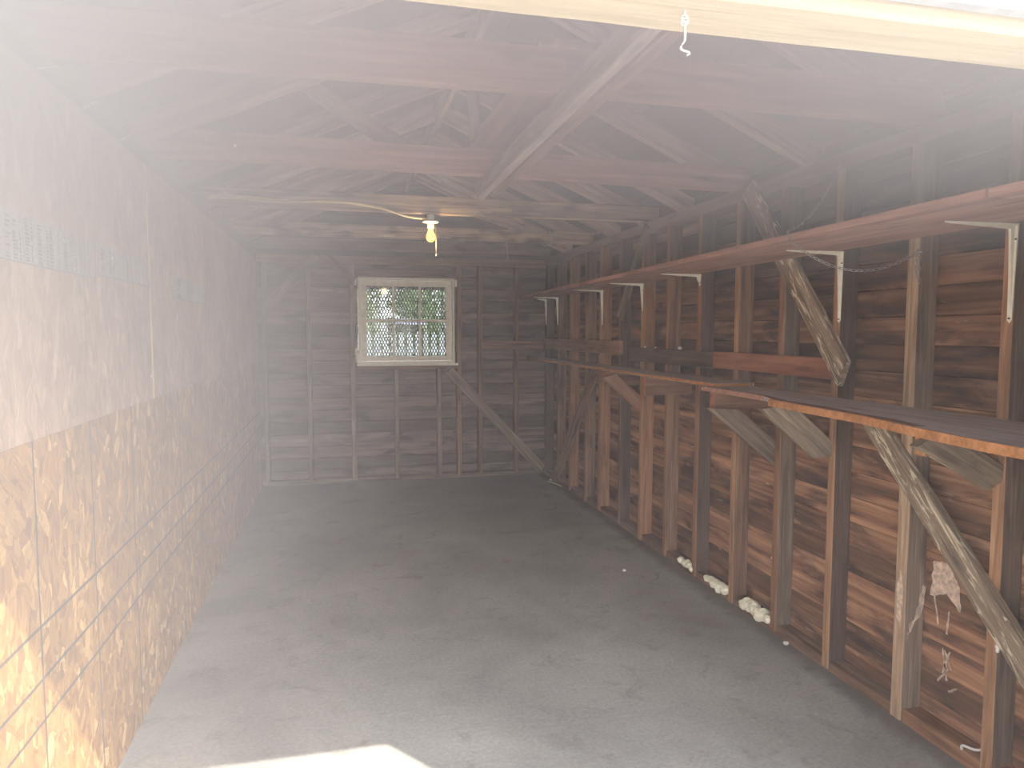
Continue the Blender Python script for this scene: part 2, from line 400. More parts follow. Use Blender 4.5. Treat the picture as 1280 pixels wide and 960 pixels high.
def stamp(parent, y0, y1, z0, z1, cols, seed):
    rd = random.Random(seed)
    m = MB(); m.box((XL-.002, y0, z0), (XL+.0012, y1, z1)); m.build('stamp_band', M['stampband'], parent)['label'] = 'grey printed stamp'
    k = MB()
    for (c0, c1, wd) in cols:       # columns of tiny illegible print running up the sheet
        zz = z0+.008
        while zz < z1-.012:
            h = rd.uniform(.003, .008)
            if rd.random() < .86: k.box((XL+.001, c0, zz), (XL+.0018, c1*(1.)+0 if wd else c0+(c1-c0)*rd.uniform(.6, 1), zz+h))
            zz += h+rd.uniform(.002, .005)
    k.box((XL+.001, y0, z0), (XL+.0018, y1, z0+.003))
    k.box((XL+.001, y1-.004, z0), (XL+.0018, y1, z1))
    k.build('stamp_print', M['ink'], parent)['label'] = 'dark illegible stamp print'
cols = []
yy = 1.35
rd = random.Random(3)
while yy < 2.58:
    w = rd.choice([.006, .008, .012, .03]); cols.append((yy, yy+w, 0)); yy += w+rd.choice([.008, .010, .03])
stamp(ups[0], 1.3, 2.645, 1.727, 1.855, cols, 1)
stamp(ups[0], 2.665, 3.325, 1.742, 1.852, [(2.70, 2.75, 0), (2.80, 2.815, 0), (2.835, 2.85, 0), (3.0, 3.03, 0), (3.16, 3.17, 0)], 2)
stamp(ups[1], 3.73, 4.62, 1.715, 1.83, [(3.78, 3.80, 0), (3.86, 3.95, 0), (4.1, 4.12, 0)], 3)
b = MB(); b.lathe([(.001, 0), (.006, .001), (.006, .003), (.001, .004)], (0,0,0), 10)
for i, (y, z) in enumerate([(2.83, 1.815), (3.30, 1.36)]):
    o = b.build('nail_head', M['white'], ups[0]); o.rotation_euler = (0, PI/2, 0); o.location = (XL, y, z)
timber('wall_plate', (-.862, 1.09, 2.297), (-.862, 7.4, 2.297), (1,0,0), .12, .074, M['plate'], 'grey top plate running above the strand board wall', 'wall plate')
timber('wall_plate', (2.19, 1.09, 2.297), (2.19, 7.4, 2.297), (1,0,0), .105, .074, M['plate'], 'brown top plate running above the studs and the long shelf', 'wall plate')
for (ya, yb, l) in [(2.25, 2.39, 'nearest the doorway'), (2.60, 2.72, 'middle of the three'), (3.00, 3.13, 'farthest from the doorway')]:
    m = MB(); m.tube([(-.801, ya, 2.275), (-.799, yb, 2.330)], .0022, 6); tag(m.build('wire_strip', M['zinc']), 'thin bright wire slanting across the plate above the strand board, '+l, 'wire', 'bright wires on the left plate', 'thing')

# ------------------------------------------------------------------ right wall: studs and plates
SY = [7.30, 6.88, 6.47, 6.02, 5.66, 5.22, 4.80, 4.39, 3.96, 3.53, 3.12, 2.715, 2.29, 1.885, 1.47, 1.13]
SM = ['stud_dark','stud','stud_warm','stud','stud_warm','stud_dark','stud_warm','stud','stud_dark','stud','stud_grey','stud_dark','stud_grey','stud_grey','stud','stud']
EM = ['stud_dark','stud','stud_warm','stud_warm','stud_warm','stud','edge_warm','stud_warm','stud_warm','edge_warm','stud_warm','edge_warm','edge_tan','edge_warm','edge_tan','stud_warm']
notes = {0:'very dark corner', 2:'reddish', 4:'orange brown', 6:'orange brown', 10:'grey brown', 12:'paint-flaked', 13:'broad grey'}
studs = []
for i, y in enumerate(SY):
    t = [.05, .045, .045, .05, .055, .045, .05, .045, .05, .045, .05, .045, .055, .045, .045, .045][i]
    o = timber('wall_stud', (2.183, y, .012 if i % 3 else .004), (2.183, y, 2.262), (1,0,0), .094, t, M[SM[i]],
               f"{notes.get(i,'brown')} stud of the bench wall, {ORD[i]} counting from the back corner", 'wall stud', 'studs of the right wall', jit=.002, edge=M[EM[i]])
    studs.append(o)
timber('sole_plate', (2.188, 2.262, .022), (2.188, 7.36, .022), (1,0,0), .085, .052, M['stud'], 'long dark sole plate on the floor under the bench wall', 'sole plate')
timber('sole_plate', (2.186, 1.09, .026), (2.186, 2.258, .026), (1,0,0), .088, .058, M['stud_warm'], 'short orange-edged sole plate on the floor nearest the doorway', 'sole plate')
# flaked paint on the twelfth/thirteenth stud and board beside it
def flake(name, base, u, w, outline, mat, parent, label=None):
    pts = [Vector(base)+Vector(u)*a+Vector(w)*c for a, c in outline]
    n = Vector(u).cross(Vector(w)).normalized()
    m = MB(); m.prism([p-n*.0008 for p in pts], n*.0016); o = m.build(name, mat)
    o.parent = parent; o.matrix_parent_inverse = parent.matrix_world.inverted()
    if label: o['label'] = label
    return o
def jag(poly, amp, seed, n=5):
    rd = random.Random(seed); out = []
    for i, p in enumerate(poly):
        q = poly[(i+1) % len(poly)]
        for k in range(n):
            t = k/n; out.append((p[0]+(q[0]-p[0])*t+rd.uniform(-amp, amp), p[1]+(q[1]-p[1])*t+rd.uniform(-amp, amp)))
    return out
bpy.context.view_layer.update()
s8 = studs[12]; ys8 = 2.29-.0305
flake('paint_flake', (2.14, ys8, .34), (1,0,0), (0,0,1), jag([(.012,.0),(.03,.04),(.075,.10),(.09,.20),(.075,.21),(.05,.09),(.02,.06)], .005, 4), M['patch'], s8, 'pale flaking paint')
flake('paint_flake', (2.1345, 2.265, .36), (0,1,0), (0,0,1), jag([(.008,.0),(.03,.06),(.04,.17),(.022,.25),(.006,.20),(.01,.1)], .004, 5), M['patch'], s8, 'pale flaking paint')
flake('paint_patch', (2.2268, 2.06, .50), (0,1,0), (0,0,1), jag([(.03,.0),(.10,.05),(.17,.02),(.165,.16),(.10,.17),(.05,.12)], .006, 6), M['patch'], wr, 'pale bare plaster patch')
for k, (yy, zz, a, l_) in enumerate([(2.16, .24, .3, .10), (2.14, .22, -.2, .12), (2.18, .20, .6, .08), (2.12, .27, -.5, .07), (2.15, .40, .1, .09), (2.19, .42, -.2, .12), (2.13, .18, .9, .05)]):
    flake('paint_scrape', (2.2268, yy, zz), (0,math.cos(a),math.sin(a)), (0,-math.sin(a),math.cos(a)), jag([(-.004,0),(.004,0),(.003,l_),(-.003,l_)], .0025, k, 6), M['patch'], wr, 'thin pale scrape')
# diagonal braces let onto the stud faces
timber('diagonal_brace', (2.118, 3.40, 2.312), (2.118, 2.63, 1.365), (0,1,.8), .112, .034, M['weather'], 'weathered diagonal board on the studs, passing behind the long shelf', 'brace', cut1=.03, rag=.006)
timber('diagonal_brace', (2.116, 2.50, 1.236), (2.116, 1.24, .0), (0,1,-1), .094, .042, M['weather'], 'weathered diagonal board running from under the bench down towards the doorway', 'brace')
timber('diagonal_brace', (2.125, 4.70, 2.30), (2.125, 5.20, 1.66), (0,1,.8), .085, .03, M['weather_grey'], 'dark grey diagonal board above the shelf near the third stud bay', 'brace', rag=.006)
timber('diagonal_brace', (2.122, 5.70, 1.236), (2.122, 6.83, .10), (0,1,1), .125, .03, M['stud'], 'brown diagonal board under the far end of the bench', 'brace')
# ledger boards above the bench
timber('ledger_board', (2.122, 2.67, 1.388), (2.122, 3.72, 1.388), (0,0,1), .095, .034, M['red'], 'reddish ledger board on the studs below the weathered brace', 'ledger', cut0=.02)
timber('ledger_board', (2.126, 3.725, 1.385), (2.126, 4.96, 1.385), (0,0,1), .10, .028, M['stud_dark'], 'very dark ledger board in the middle of the bench wall', 'ledger')
timber('ledger_board', (2.126, 5.16, 1.428), (2.126, 7.2, 1.428), (0,0,1), .11, .028, M['ledger'], 'brown ledger board on the studs beside the back corner', 'ledger')
for i, (y, s_) in enumerate([(4.18, 1.), (4.72, .6), (4.55, .5)]):
    m = MB(); m.lathe([(.002, 0), (.014*s_, .004), (.013*s_, .014*s_), (.004, .022*s_)], (2.128, y, 1.436), 9)
    tag(m.build('plaster_crumb', M['white'], None, True), 'white crumb on top of the dark ledger board, '+['largest', 'farthest along', 'small middle'][i]+' one', 'crumb', 'crumbs on the ledger', 'thing')

# ------------------------------------------------------------------ long shelf and brackets
def slab(name, poly, z0, z1, mat, label, cat, group=None):
    """flat board with its grain along world Y: built in local space (X = world Y)"""
    m = MB(); m.prism([(y, -x, z0) for x, y in poly], (0, 0, z1-z0))
    o = m.build(name, mat); o.rotation_euler = (0, 0, PI/2)
    # local (X,Y) -> world (-Y, X)
    return tag(o, label, cat, group, 'thing')
def fx(y): return 1.655+(y-1.5)*(1.845-1.655)/(7.3-1.5)
SH = [(1.10, 1.533, 'red shelf board nearest the doorway above the largest bracket'), (1.537, 3.403, 'long red shelf board carrying the hanging chain'), (3.407, 5.12, 'red shelf board in the middle of the long high shelf'), (5.124, 7.28, 'dusky red shelf board ending at the back wall')]
for i, (y0, y1, l) in enumerate(SH):
    e = .006*(i % 2)
    slab('shelf_board', [(fx(y0)-e, y0), (2.108, y0), (2.108, y1), (fx(y1)-e, y1)], 1.902, 1.902+.024, M['shelf'], l, 'shelf', 'boards of the high shelf')
def bracket(y, leg, arm, label, mat=None, z=1.9005, short=False):
    e = empty('shelf_bracket', (2.134, y, z), label, 'bracket', 'steel shelf brackets')
    wm = mat or M['white_metal']
    a = MB()  # horizontal arm: tapering plate plus raised rib
    w0, w1 = .014, .006
    a.prism([(.0, -w0, 0), (0, w0, 0), (-arm, w1, 0), (-arm-.006, 0, 0), (-arm, -w1, 0)], (0, 0, -.004))
    a.prism([(.0, -.006, -.004), (0, -.006, -.022), (-.03, -.006, -.016), (-arm*.95, -.003, -.005), (-arm*.95, -.003, -.004)], (0, .010, 0))
    a.build('bracket_arm', wm, e)
    l = MB()
    l.prism([(0, -w0-.001, 0), (0, w0+.001, 0), (0, .008, -leg), (0, 0, -leg-.010), (0, -.008, -leg)], (-.004, 0, 0))
    l.prism([(-.004, -.005, 0), (-.024, -.005, 0), (-.018, -.005, -.03), (-.005, -.005, -leg*.93), (-.004, -.005, -leg*.93)], (0, .010, 0))
    l.prism([(0, -w0, 0), (0, w0, 0), (-.012, w0*.9, 0), (-.026, .008, 0), (-.026, -.008, 0), (-.012, -w0*.9, 0)], (0, 0, -.006))
    l.build('bracket_leg', wm, e)
    for (sy, sz) in ((.010, -.05), (-.010, -.05), (0, -leg+.006)):
        s_ = MB(); s_.tube([(-.003, sy, sz), (-.0075, sy, sz)], .0032, 10); s_.build('screw', M['stud_dark'], e)
    return e
bracket(1.872, .312, .27, 'large cream steel bracket under the shelf nearest the doorway')
bracket(2.69, .300, .27, 'cream steel bracket with the chain crossing it')
bracket(3.945, .060, .255, 'short cream steel bracket, third from the doorway')
bracket(4.79, .19, .25, 'cream steel bracket with a dark leg, fourth from the doorway', )
bracket(5.60, .285, .25, 'cream steel bracket, fifth from the doorway')
bracket(6.86, .27, .25, 'cream steel bracket next to last before the back wall')
bracket(7.27, .27, .10, 'dull bracket in the corner by the back wall', M['frame'])

# ------------------------------------------------------------------ bench
slab('bench_top', [(1.895, 3.33), (2.131, 3.33), (2.131, 7.33), (1.935, 7.33), (1.905, 5.1)], 1.262, 1.280, M['bench'], 'long thin grey bench top board reaching the back wall', 'bench top')
nb = slab('bench_top', [(1.875, 3.42), (1.872, 3.1), (1.862, 2.83), (1.84, 2.74), (1.80, 2.69), (1.775, 2.4), (1.757, 2.07), (1.70, 1.78), (1.662, 1.5), (1.65, 1.08), (2.131, 1.08), (2.131, 3.42)], 1.238, 1.2605, M['bench'], 'wide worn grey bench top board at the doorway end with a splintered edge', 'bench top')
# bright raw front edges
def strip(pts, z0, z1, t, mat, parent, label):
    m = MB()
    for (x0, y0), (x1, y1) in zip(pts, pts[1:]):
        m.prism([(x0, y0, z0), (x1, y1, z0), (x1, y1, z1), (x0, y0, z1)], (-t, 0, 0))
    o = m.build('front_edge', mat); bpy.context.view_layer.update()
    o.parent = parent; o.matrix_parent_inverse = parent.matrix_world.inverted(); o['label'] = label
strip([(1.875, 3.42), (1.872, 3.1), (1.862, 2.83)], 1.2385, 1.2604, .006, M['shelf'], nb, 'reddish raw front edge')
strip([(1.80, 2.69), (1.775, 2.4), (1.757, 2.07), (1.72, 1.88), (1.70, 1.78), (1.662, 1.5), (1.65, 1.08)], 1.232, 1.2603, .010, M['orange'], nb, 'bright orange raw front edge')
fb = [o for o in bpy.data.objects if o.name == 'bench_top'][0]
strip([(1.895, 3.33), (1.905, 5.1), (1.935, 7.33)], 1.264, 1.2795, .004, M['orange'], fb, 'orange raw front edge')
m = MB(); m.box((1.893, 3.326, 1.2635), (2.12, 3.330, 1.279)); o = m.build('end_edge', M['orange']); o.parent = fb; o.matrix_parent_inverse = fb.matrix_world.inverted(); o['label'] = 'orange sawn end'
m = MB(); m.prism([(1.867, 3.05, 1.2604), (1.856, 2.83, 1.2604), (1.80, 2.66, 1.2604), (1.772, 2.4, 1.2604), (1.754, 2.07, 1.2604), (1.70, 1.80, 1.2604), (1.735, 1.78, 1.2604), (1.78, 1.95, 1.2604), (1.785, 2.1, 1.2604), (1.815, 2.3, 1.2604), (1.82, 2.6, 1.2604), (1.885, 2.85, 1.2604)], (0, 0, .0012)); o = m.build('worn_band', M['ledger']); o.parent = nb; o.matrix_parent_inverse = nb.matrix_world.inverted(); o['label'] = 'reddish worn band along the edge'
ARMS = [(4.95, 1.90, 1.150, 'red-ended bench support arm under the far bench top'), (4.225, 1.90, 1.140, 'bench support arm second from the back, under the far bench top'), (3.352, 1.90, 1.143, 'bench support arm under the joint between the bench tops'), (2.812, 1.892, 1.150, 'orange-ended bench support arm beside the weathered short brace'), (1.93, 1.86, 1.140, 'bench support arm nearest the doorway')]
for (y, x, z, l) in ARMS:
    top = 1.2605 if y > 3.4 else 1.2365
    a = timber('bench_arm', (x, y, (z+top)/2), (2.228, y, (z+top)/2), (0,0,1), top-z, .045, M['ledger'], l, 'bench arm', 'bench support arms')
    m = MB(); m.box((-.003, -(top-z)/2+.003, -.0215), (.001, (top-z)/2-.003, .0215)); m.build('arm_end', M['red'] if y > 3 else M['orange'], a)['label'] = 'bright end grain'
def brace(p0, p1, w, t, mat, label, cut0=0., cut1=0.):
    return timber('bench_brace', p0, p1, (0,0,1), w, t, mat, label, 'brace', 'short diagonal bench braces', cut0=cut0, cut1=cut1)
b1 = brace((1.915, 4.885, 1.228), (2.165, 4.845, .995), .095, .04, M['ledger'], 'short brown diagonal brace under the far bench top, nailed to a stud', .03, .02)
for (u, v) in ((.30, .02), (.305, -.018), (.05, .012)):
    m = MB(); m.tube([(u, v, -.019), (u, v, -.0225)], .0035, 8); m2 = m.build('nail', M['nail'], b1)
    m2.location = (0, 0, 0)
brace((1.905, 3.26, 1.155), (2.215, 3.235, .90), .105, .045, M['stud_grey'], 'grey brown diagonal brace below the joint of the bench tops', .07, 0)
brace((1.885, 2.775, 1.218), (2.13, 2.735, .99), .115, .045, M['weather_grey'], 'weathered grey diagonal brace butted against a dark stud', .05, .05)
brace((1.86, 1.905, 1.205), (2.136, 1.89, 1.055), .10, .042, M['weather_grey'], 'wide grey diagonal brace under the bench nearest the doorway', .03, .03)

bpy.context.view_layer.update()
wb_ = empty('workbench', (2.0, 4.2, 0), 'long narrow wooden workbench fixed to the studs under the high shelf', 'workbench')
for o in list(bpy.data.objects):
    if o.parent is None and o.name.split('.')[0] in ('bench_top', 'bench_arm', 'bench_brace'):
        mw = o.matrix_world.copy(); o.parent = wb_; o.matrix_parent_inverse = Matrix.Translation(wb_.location).inverted()
        for k in ('category', 'group', 'kind'):
            if k in o: del o[k]
# ------------------------------------------------------------------ chain
def chain_pts(path, step):
    P = [Vector(p) for p in path]; out = []; acc = 0.; nxt = 0.
    for a, c in zip(P, P[1:]):
        L = (c-a).length
        while nxt <= acc+L:
            out.append((a.lerp(c, (nxt-acc)/L), (c-a).normalized())); nxt += step
        acc += L
    return out
def add_chain(m, path, step=.021, w=.0055, r=.0016):
    for k, (p, d) in enumerate(chain_pts(path, step)):
        u = d.cross(Vector((.3, .5, .8))).normalized(); v = d.cross(u)
        side = u if k % 2 else v
        h = step*.62
        ring = []
        for i in range(10):
            a = 2*PI*i/10; ring.append(p+d*h*math.cos(a)+side*w*math.sin(a))
        m.tube(ring, r, 5, True)
def sag(a, c, drop, n=14): 
    a, c = Vector(a), Vector(c); return [a.lerp(c, i/n)-Vector((0,0,drop*4*(i/n)*(1-i/n))) for i in range(n+1)]
ce = empty('hanging_chain', (2.13, 2.72, 2.27), 'thin steel chain draped from the top plate round the shelf to a stud', 'chain')
m = MB(); add_chain(m, sag((2.134, 2.72, 2.275), (1.675, 2.42, 1.936), .055)+[(1.672, 2.41, 1.925), (1.676, 2.40, 1.892)])
add_chain(m, sag((1.69, 2.40, 1.888), (2.125, 2.262, 1.85), .085))
add_chain(m, [(2.129, 2.256, 1.85), (2.129, 2.252, 1.735)]); add_chain(m, [(2.131, 2.270, 1.85), (2.130, 2.268, 1.75)])
o = m.build('chain_links', M['steel'], None, True); o.parent = ce; o.matrix_parent_inverse = Matrix.Translation(ce.location).inverted()
m = MB(); m.tube([(2.145, 2.262, 1.852), (2.118, 2.262, 1.856)], .003, 8); o = m.build('nail', M['nail'], None); o.parent = ce; o.matrix_parent_inverse = Matrix.Translation(ce.location).inverted()

# ------------------------------------------------------------------ roof framing
timber('ceiling_joist', (-.93, 2.315, 2.408), (2.23, 2.29, 2.405), (0,0,1), .148, .045, M['joist'], 'reddish ceiling joist nearest the doorway', 'joist', 'ceiling joists', jit=.004)
timber('ceiling_joist', (-.93, 3.525, 2.400), (2.23, 3.60, 2.400), (0,0,1), .132, .045, M['joist'], 'reddish ceiling joist, second from the doorway, where the double beam ends', 'joist', 'ceiling joists', jit=.004)
jb = timber('ceiling_joist', (-.93, 4.80, 2.393), (2.23, 4.76, 2.393), (0,0,1), .118, .045, M['joist_old'], 'patchy tan ceiling joist carrying the lamp and cable', 'joist', 'ceiling joists', jit=.003)
timber('ceiling_joist', (-.93, 6.06, 2.388), (2.23, 6.10, 2.388), (0,0,1), .108, .045, M['joist_old'], 'patchy tan ceiling joist closest to the back wall', 'joist', 'ceiling joists', jit=.003)
LY = [1.45, 2.02, 2.76, 3.40, 4.25, 4.98, 5.6, 6.22, 6.85]
RY = [1.74, 2.36, 2.98, 3.60, 4.24, 4.86, 5.48, 6.10, 6.72]
for i, y in enumerate(LY):
    x0, x1 = -.95, RIDGE_X-.02
    z = lambda x: 2.371+PITCH*(x+.8)+.055
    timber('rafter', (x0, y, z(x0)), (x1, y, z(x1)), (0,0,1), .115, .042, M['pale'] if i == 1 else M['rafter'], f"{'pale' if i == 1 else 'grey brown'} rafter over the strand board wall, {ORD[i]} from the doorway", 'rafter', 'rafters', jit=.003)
for i, y in enumerate(RY):
    x0, x1 = 2.28, RIDGE_X+.02
    z = lambda x: 2.340+PITCH*(2.14-x)+.055
    timber('rafter', (x0, y, z(x0)), (x1, y, z(x1)), (0,0,1), .115, .042, M['rafter'], f"brown rafter over the bench wall, {ORD[i]} from the doorway", 'rafter', 'rafters', jit=.003)
timber('ridge_board', (RIDGE_X, 1.07, 3.03), (RIDGE_X, 7.4, 3.03), (0,0,1), .14, .03, M['rafter'], 'long ridge board at the peak of the roof', 'ridge board')
timber('king_post', (.665, 3.59, 2.40), (.665, 3.59, 2.97), (1,0,0), .055, .035, M['rafter'], 'upright post between the second joist and the ridge', 'post')
timber('web_brace', (-.24, 3.64, 2.80), (.52, 3.64, 2.345), (0,0,1), .085, .03, M['rafter'], 'slanting web board from a rafter down to the second joist', 'brace')
timber('web_brace', (.60, 4.86, 2.66), (1.26, 4.86, 2.36), (0,0,1), .085, .03, M['joist_old'], 'slanting web board above the lamp joist', 'brace')
timber('web_brace', (1.05, 6.14, 2.62), (2.0, 6.14, 2.34), (0,0,1), .085, .03, M['joist_old'], 'slanting web board above the last joist', 'brace')
timber('attic_plank', (.755, 2.25, 2.488), (.755, 3.63, 2.488), (1,0,0), .235, .02, M['ledger'], 'stained red plank lying along the tops of the joists', 'plank')
timber('centre_beam', (.72, 1.12, 2.290), (.72, 3.72, 2.290), (0,0,1), .088, .038, M['beam'], 'grey beam board under the joists with white scuffs, facing the strand board', 'beam', cut1=.03)
timber('centre_beam', (.797, 1.12, 2.300), (.797, 3.66, 2.300), (0,0,1), .068, .046, M['stud'], 'brown beam board under the joists, beside the scuffed grey one', 'beam', cut1=.02)

# ------------------------------------------------------------------ cable, lamp, hooks on joists
lc = Vector((.592, 4.775, 2.335))
e = empty('bare_lamp', lc, 'lit yellow bulb in a white porcelain holder under the tan joist', 'lamp')
b = MB(); b.lathe([(.022, 0), (.026, -.004), (.026, -.034), (.020, -.040)], (0,0,0)); b.build('lamp_base', M['porcelain'], e, True)
b = MB(); b.lathe([(.02, -.040), (.050, -.044), (.056, -.052), (.050, -.056), (.024, -.058)], (0,0,0)); b.build('flange', M['porcelain'], e, True)
b = MB(); b.lathe([(.023, -.056), (.024, -.085), (.020, -.095), (.016, -.096)], (0,0,0)); b.build('socket', M['porcelain'], e, True)
b = MB(); b.lathe([(.013, -.094), (.015, -.108), (.022, -.122), (.029, -.140), (.030, -.155), (.024, -.172), (.012, -.181), (.002, -.183)], (0,0,0)); b.build('bulb', M['bulb'], e, True)
b = MB(); b.tube([(.030, -.01, -.075), (.034, -.012, -.16), (.034, -.012, -.265)], .0016, 6); b.lathe([(.001, -.262), (.004, -.268), (.004, -.276), (.001, -.28)], (.034, -.012, 0), 8); b.build('pull_chain', M['steel'], e, True)
def smooth_path(P, n=8):
    P = [Vector(p) for p in P]; out = []
    for i in range(len(P)-1):
        p0, p1, p2, p3 = P[max(i-1,0)], P[i], P[i+1], P[min(i+2, len(P)-1)]
        for k in range(n):
            t = k/n; out.append(.5*((2*p1)+(p2-p0)*t+(2*p0-5*p1+4*p2-p3)*t*t+(3*p1-p0-3*p2+p3)*t**3))
    return out+[P[-1]]
yc = 4.762
e = empty('electric_cable', (-.3, yc, 2.38), 'cream electric cables looped along the lamp joist to the bulb holder', 'cable')
paths = [[(-.79, yc-.03, 2.372), (-.74, yc-.03, 2.392), (-.55, yc-.02, 2.394), (-.30, yc, 2.386), (-.05, yc, 2.392), (.13, yc, 2.383), (.27, yc-.004, 2.364), (.38, yc-.006, 2.328), (.47, yc, 2.310), (.57, yc+.01, 2.308)],
         [(-.79, yc-.03, 2.372), (-.72, yc-.035, 2.378), (-.50, yc-.02, 2.380), (-.30, yc, 2.378), (0, yc-.004, 2.384), (.16, yc, 2.372), (.30, yc-.008, 2.350), (.41, yc-.01, 2.316), (.50, yc, 2.304), (.575, yc+.01, 2.303)],
         [(-.70, yc-.03, 2.416), (-.62, yc-.04, 2.388), (-.48, yc-.03, 2.368), (-.34, yc-.01, 2.372), (-.12, yc-.006, 2.390), (.10, yc-.008, 2.386), (.25, yc-.012, 2.358)]]
for P in paths:
    m = MB(); m.tube(smooth_path(P), .0055, 8); o = m.build('cable_run', M['wire'], None, True); o.parent = e; o.matrix_parent_inverse = Matrix.Translation(e.location).inverted()
for (x, z) in ((-.16, 2.388), (.24, 2.366)):
    m = MB(); m.box((x, yc-.012, z-.012), (x+.006, yc+.02, z+.014)); o = m.build('staple', M['steel']); o.parent = e; o.matrix_parent_inverse = Matrix.Translation(e.location).inverted()
m = MB(); m.tube([(.62, 4.768, 2.342), (1.2, 4.755, 2.337), (2.1, 4.735, 2.335)], .004, 8); tag(m.build('straight_cable', M['wire'], None, True), 'thin pale cable running straight along the lower edge of the lamp joist', 'cable', None, 'thing')
for (x, y, z0, z1, dx, l) in [(1.80, 6.045, 2.45, 2.325, -.06, 'wire hook hanging on the last joist near the bench wall'), (1.405, 6.045, 2.335, 2.20, .02, 'short wire hanging from the last joist above the back wall studs')]:
    m = MB(); m.tube(smooth_path([(x, y, z0), (x+.012, y, (z0+z1)/2), (x+.018, y, z1), (x+dx*.5, y, z1-.02), (x+dx, y, z1-.012)]), .0035, 6)
    tag(m.build('wire_hook', M['steel'], None, True), l, 'hook', None, 'thing')
rd = random.Random(5)
for i, (x, y, z) in enumerate([(-.46, 3.50, 2.40)]):
    m = MB(); m.lathe([(.001, 0), (.007, .001), (.007, .004), (.001, .005)], (0,0,0), 10); o = m.build('nail_head', M['white']); o.rotation_euler = (PI/2, 0, 0); o.location = (x, 3.506, z); tag(o, 'white nail head on the second joist', 'nail', None, 'thing')

# ------------------------------------------------------------------ back wall framing
BS = [(-.745, .045, 0, 2.235, 'stud of the back wall in the corner by the strand board'), (-.323, .045, 0, 2.235, 'back wall stud between the strand board corner and the window'), (.108, .05, 0, 2.235, 'back wall stud beside the window on its strand board side'), (1.206, .05, 0, 2.235, 'back wall stud beside the window on its bench side'),
      (1.432, .045, 0, 2.235, 'back wall stud where the short block begins'), (1.831, .045, 0, 2.235, 'back wall stud crossed by the lower diagonal brace near the bench'),
      (.546, .045, 0, 1.165, 'short cripple stud under the window, first of two from the strand board'), (.991, .045, 0, 1.165, 'short cripple stud under the window beside the diagonal brace')]
for (x, t, z0, z1, l) in BS:
    timber('wall_stud', (x, 7.406, .02+z0), (x, 7.406, z1), (0,1,0), .092, t, M['stud_grey'] if x < 1 else M['stud'], l, 'wall stud', 'studs of the back wall')
timber('wall_plate', (-.92, 7.40, 2.275), (2.23, 7.40, 2.275), (0,1,0), .10, .08, M['stud'], 'dark top plate across the back wall', 'wall plate')
timber('sole_plate', (-.79, 7.41, .022), (2.13, 7.41, .022), (0,1,0), .085, .045, M['stud_grey'], 'sole plate on the floor along the back wall', 'sole plate')
timber('window_sill_block', (.135, 7.41, 1.187), (1.18, 7.41, 1.187), (0,1,0), .088, .05, M['stud'], 'brown crosspiece between studs under the window', 'block')
timber('window_head_block', (.135, 7.41, 2.155), (1.18, 7.41, 2.155), (0,1,0), .088, .07, M['stud'], 'brown crosspiece between studs above the window', 'block')
timber('wall_block', (1.456, 7.39, 1.418), (2.128, 7.385, 1.400), (0,0,1), .095, .06, M['ledger'], 'reddish horizontal block between back wall studs near the bench', 'block')
timber('diagonal_brace', (1.09, 7.345, 1.15), (2.11, 7.345, .05), (0,0,1), .105, .026, M['stud_grey'], 'diagonal board on the back wall running down from the window to the bench corner', 'brace')
timber('diagonal_brace', (-.70, 7.345, 1.80), (-.24, 7.345, 2.31), (0,0,1), .10, .026, M['weather_grey'], 'grey diagonal board high on the back wall by the strand board corner', 'brace')
timber('diagonal_brace', (-.12, 7.35, 2.30), (.13, 7.35, 2.06), (0,0,1), .06, .02, M['stud'], 'thin slanting board just up from the window corner on the back wall', 'brace')
for (x, l) in ((.345, 'short pale lath above the window, to the strand board side of the lamp'), (1.02, 'short pale lath above the window, to the bench side of the lamp')):
    timber('nailed_lath', (x, 7.35, 2.315), (x, 7.35, 2.235), (1,0,0), .03, .012, M['plate'], l, 'lath')

# ------------------------------------------------------------------ window
x0, x1, z0, z1 = WIN
w = bpy.data.objects.new('window_1', None); C.objects.link(w); w.location = (.66, 7.36, 1.66); w['kind'] = 'structure'
def wpart(m, name, mat, sm=False):
    o = m.build(name, mat, None, sm); o.parent = w; o.matrix_parent_inverse = Matrix.Translation(w.location).inverted(); return o
def ring(m, a0, a1, c0, c1, t, y0, y1, tb=None):
    tb = tb or t
    m.box((a0, y0, c0), (a0+t, y1, c1)); m.box((a1-t, y0, c0), (a1, y1, c1)); m.box((a0+t, y0, c0), (a1-t, y1, c0+tb)); m.box((a0+t, y0, c1-t), (a1-t, y1, c1))
m = MB(); ring(m, x0+.002, x1-.002, z0, z1, .022, 7.335, 7.48); wpart(m, 'window_frame', M['frame'])
m = MB(); ring(m, x0+.030, x1-.030, z0+.028, z1-.030, .056, 7.375, 7.415, .045); wpart(m, 'window_sash', M['frame'])
gx0, gx1, gz0, gz1 = x0+.086, x1-.086, z0+.073, z1-.086
for k, gx in enumerate((gx0+(gx1-gx0)/3, gx0+2*(gx1-gx0)/3)):
    m = MB(); m.box((gx-.012, 7.380, gz0), (gx+.012, 7.408, gz1)); wpart(m, 'window_muntin', M['frame'])
zm = 1.668
m = MB(); m.box((gx0, 7.378, zm-.012), (gx1, 7.410, zm+.012)); wpart(m, 'window_muntin', M['frame'])
m = MB(); m.box((x0-.02, 7.315, z0-.022), (x1+.03, 7.40, z0)); wpart(m, 'window_sill', M['frame'])
gm, nt, out = new_mat('window_glass'); g = N(nt)
tr = g.n('ShaderNodeBsdfTransparent'); tr.inputs[0].default_value = (.50, .53, .53, 1); gl = g.n('ShaderNodeBsdfGlossy'); gl.inputs['Roughness'].default_value = .05
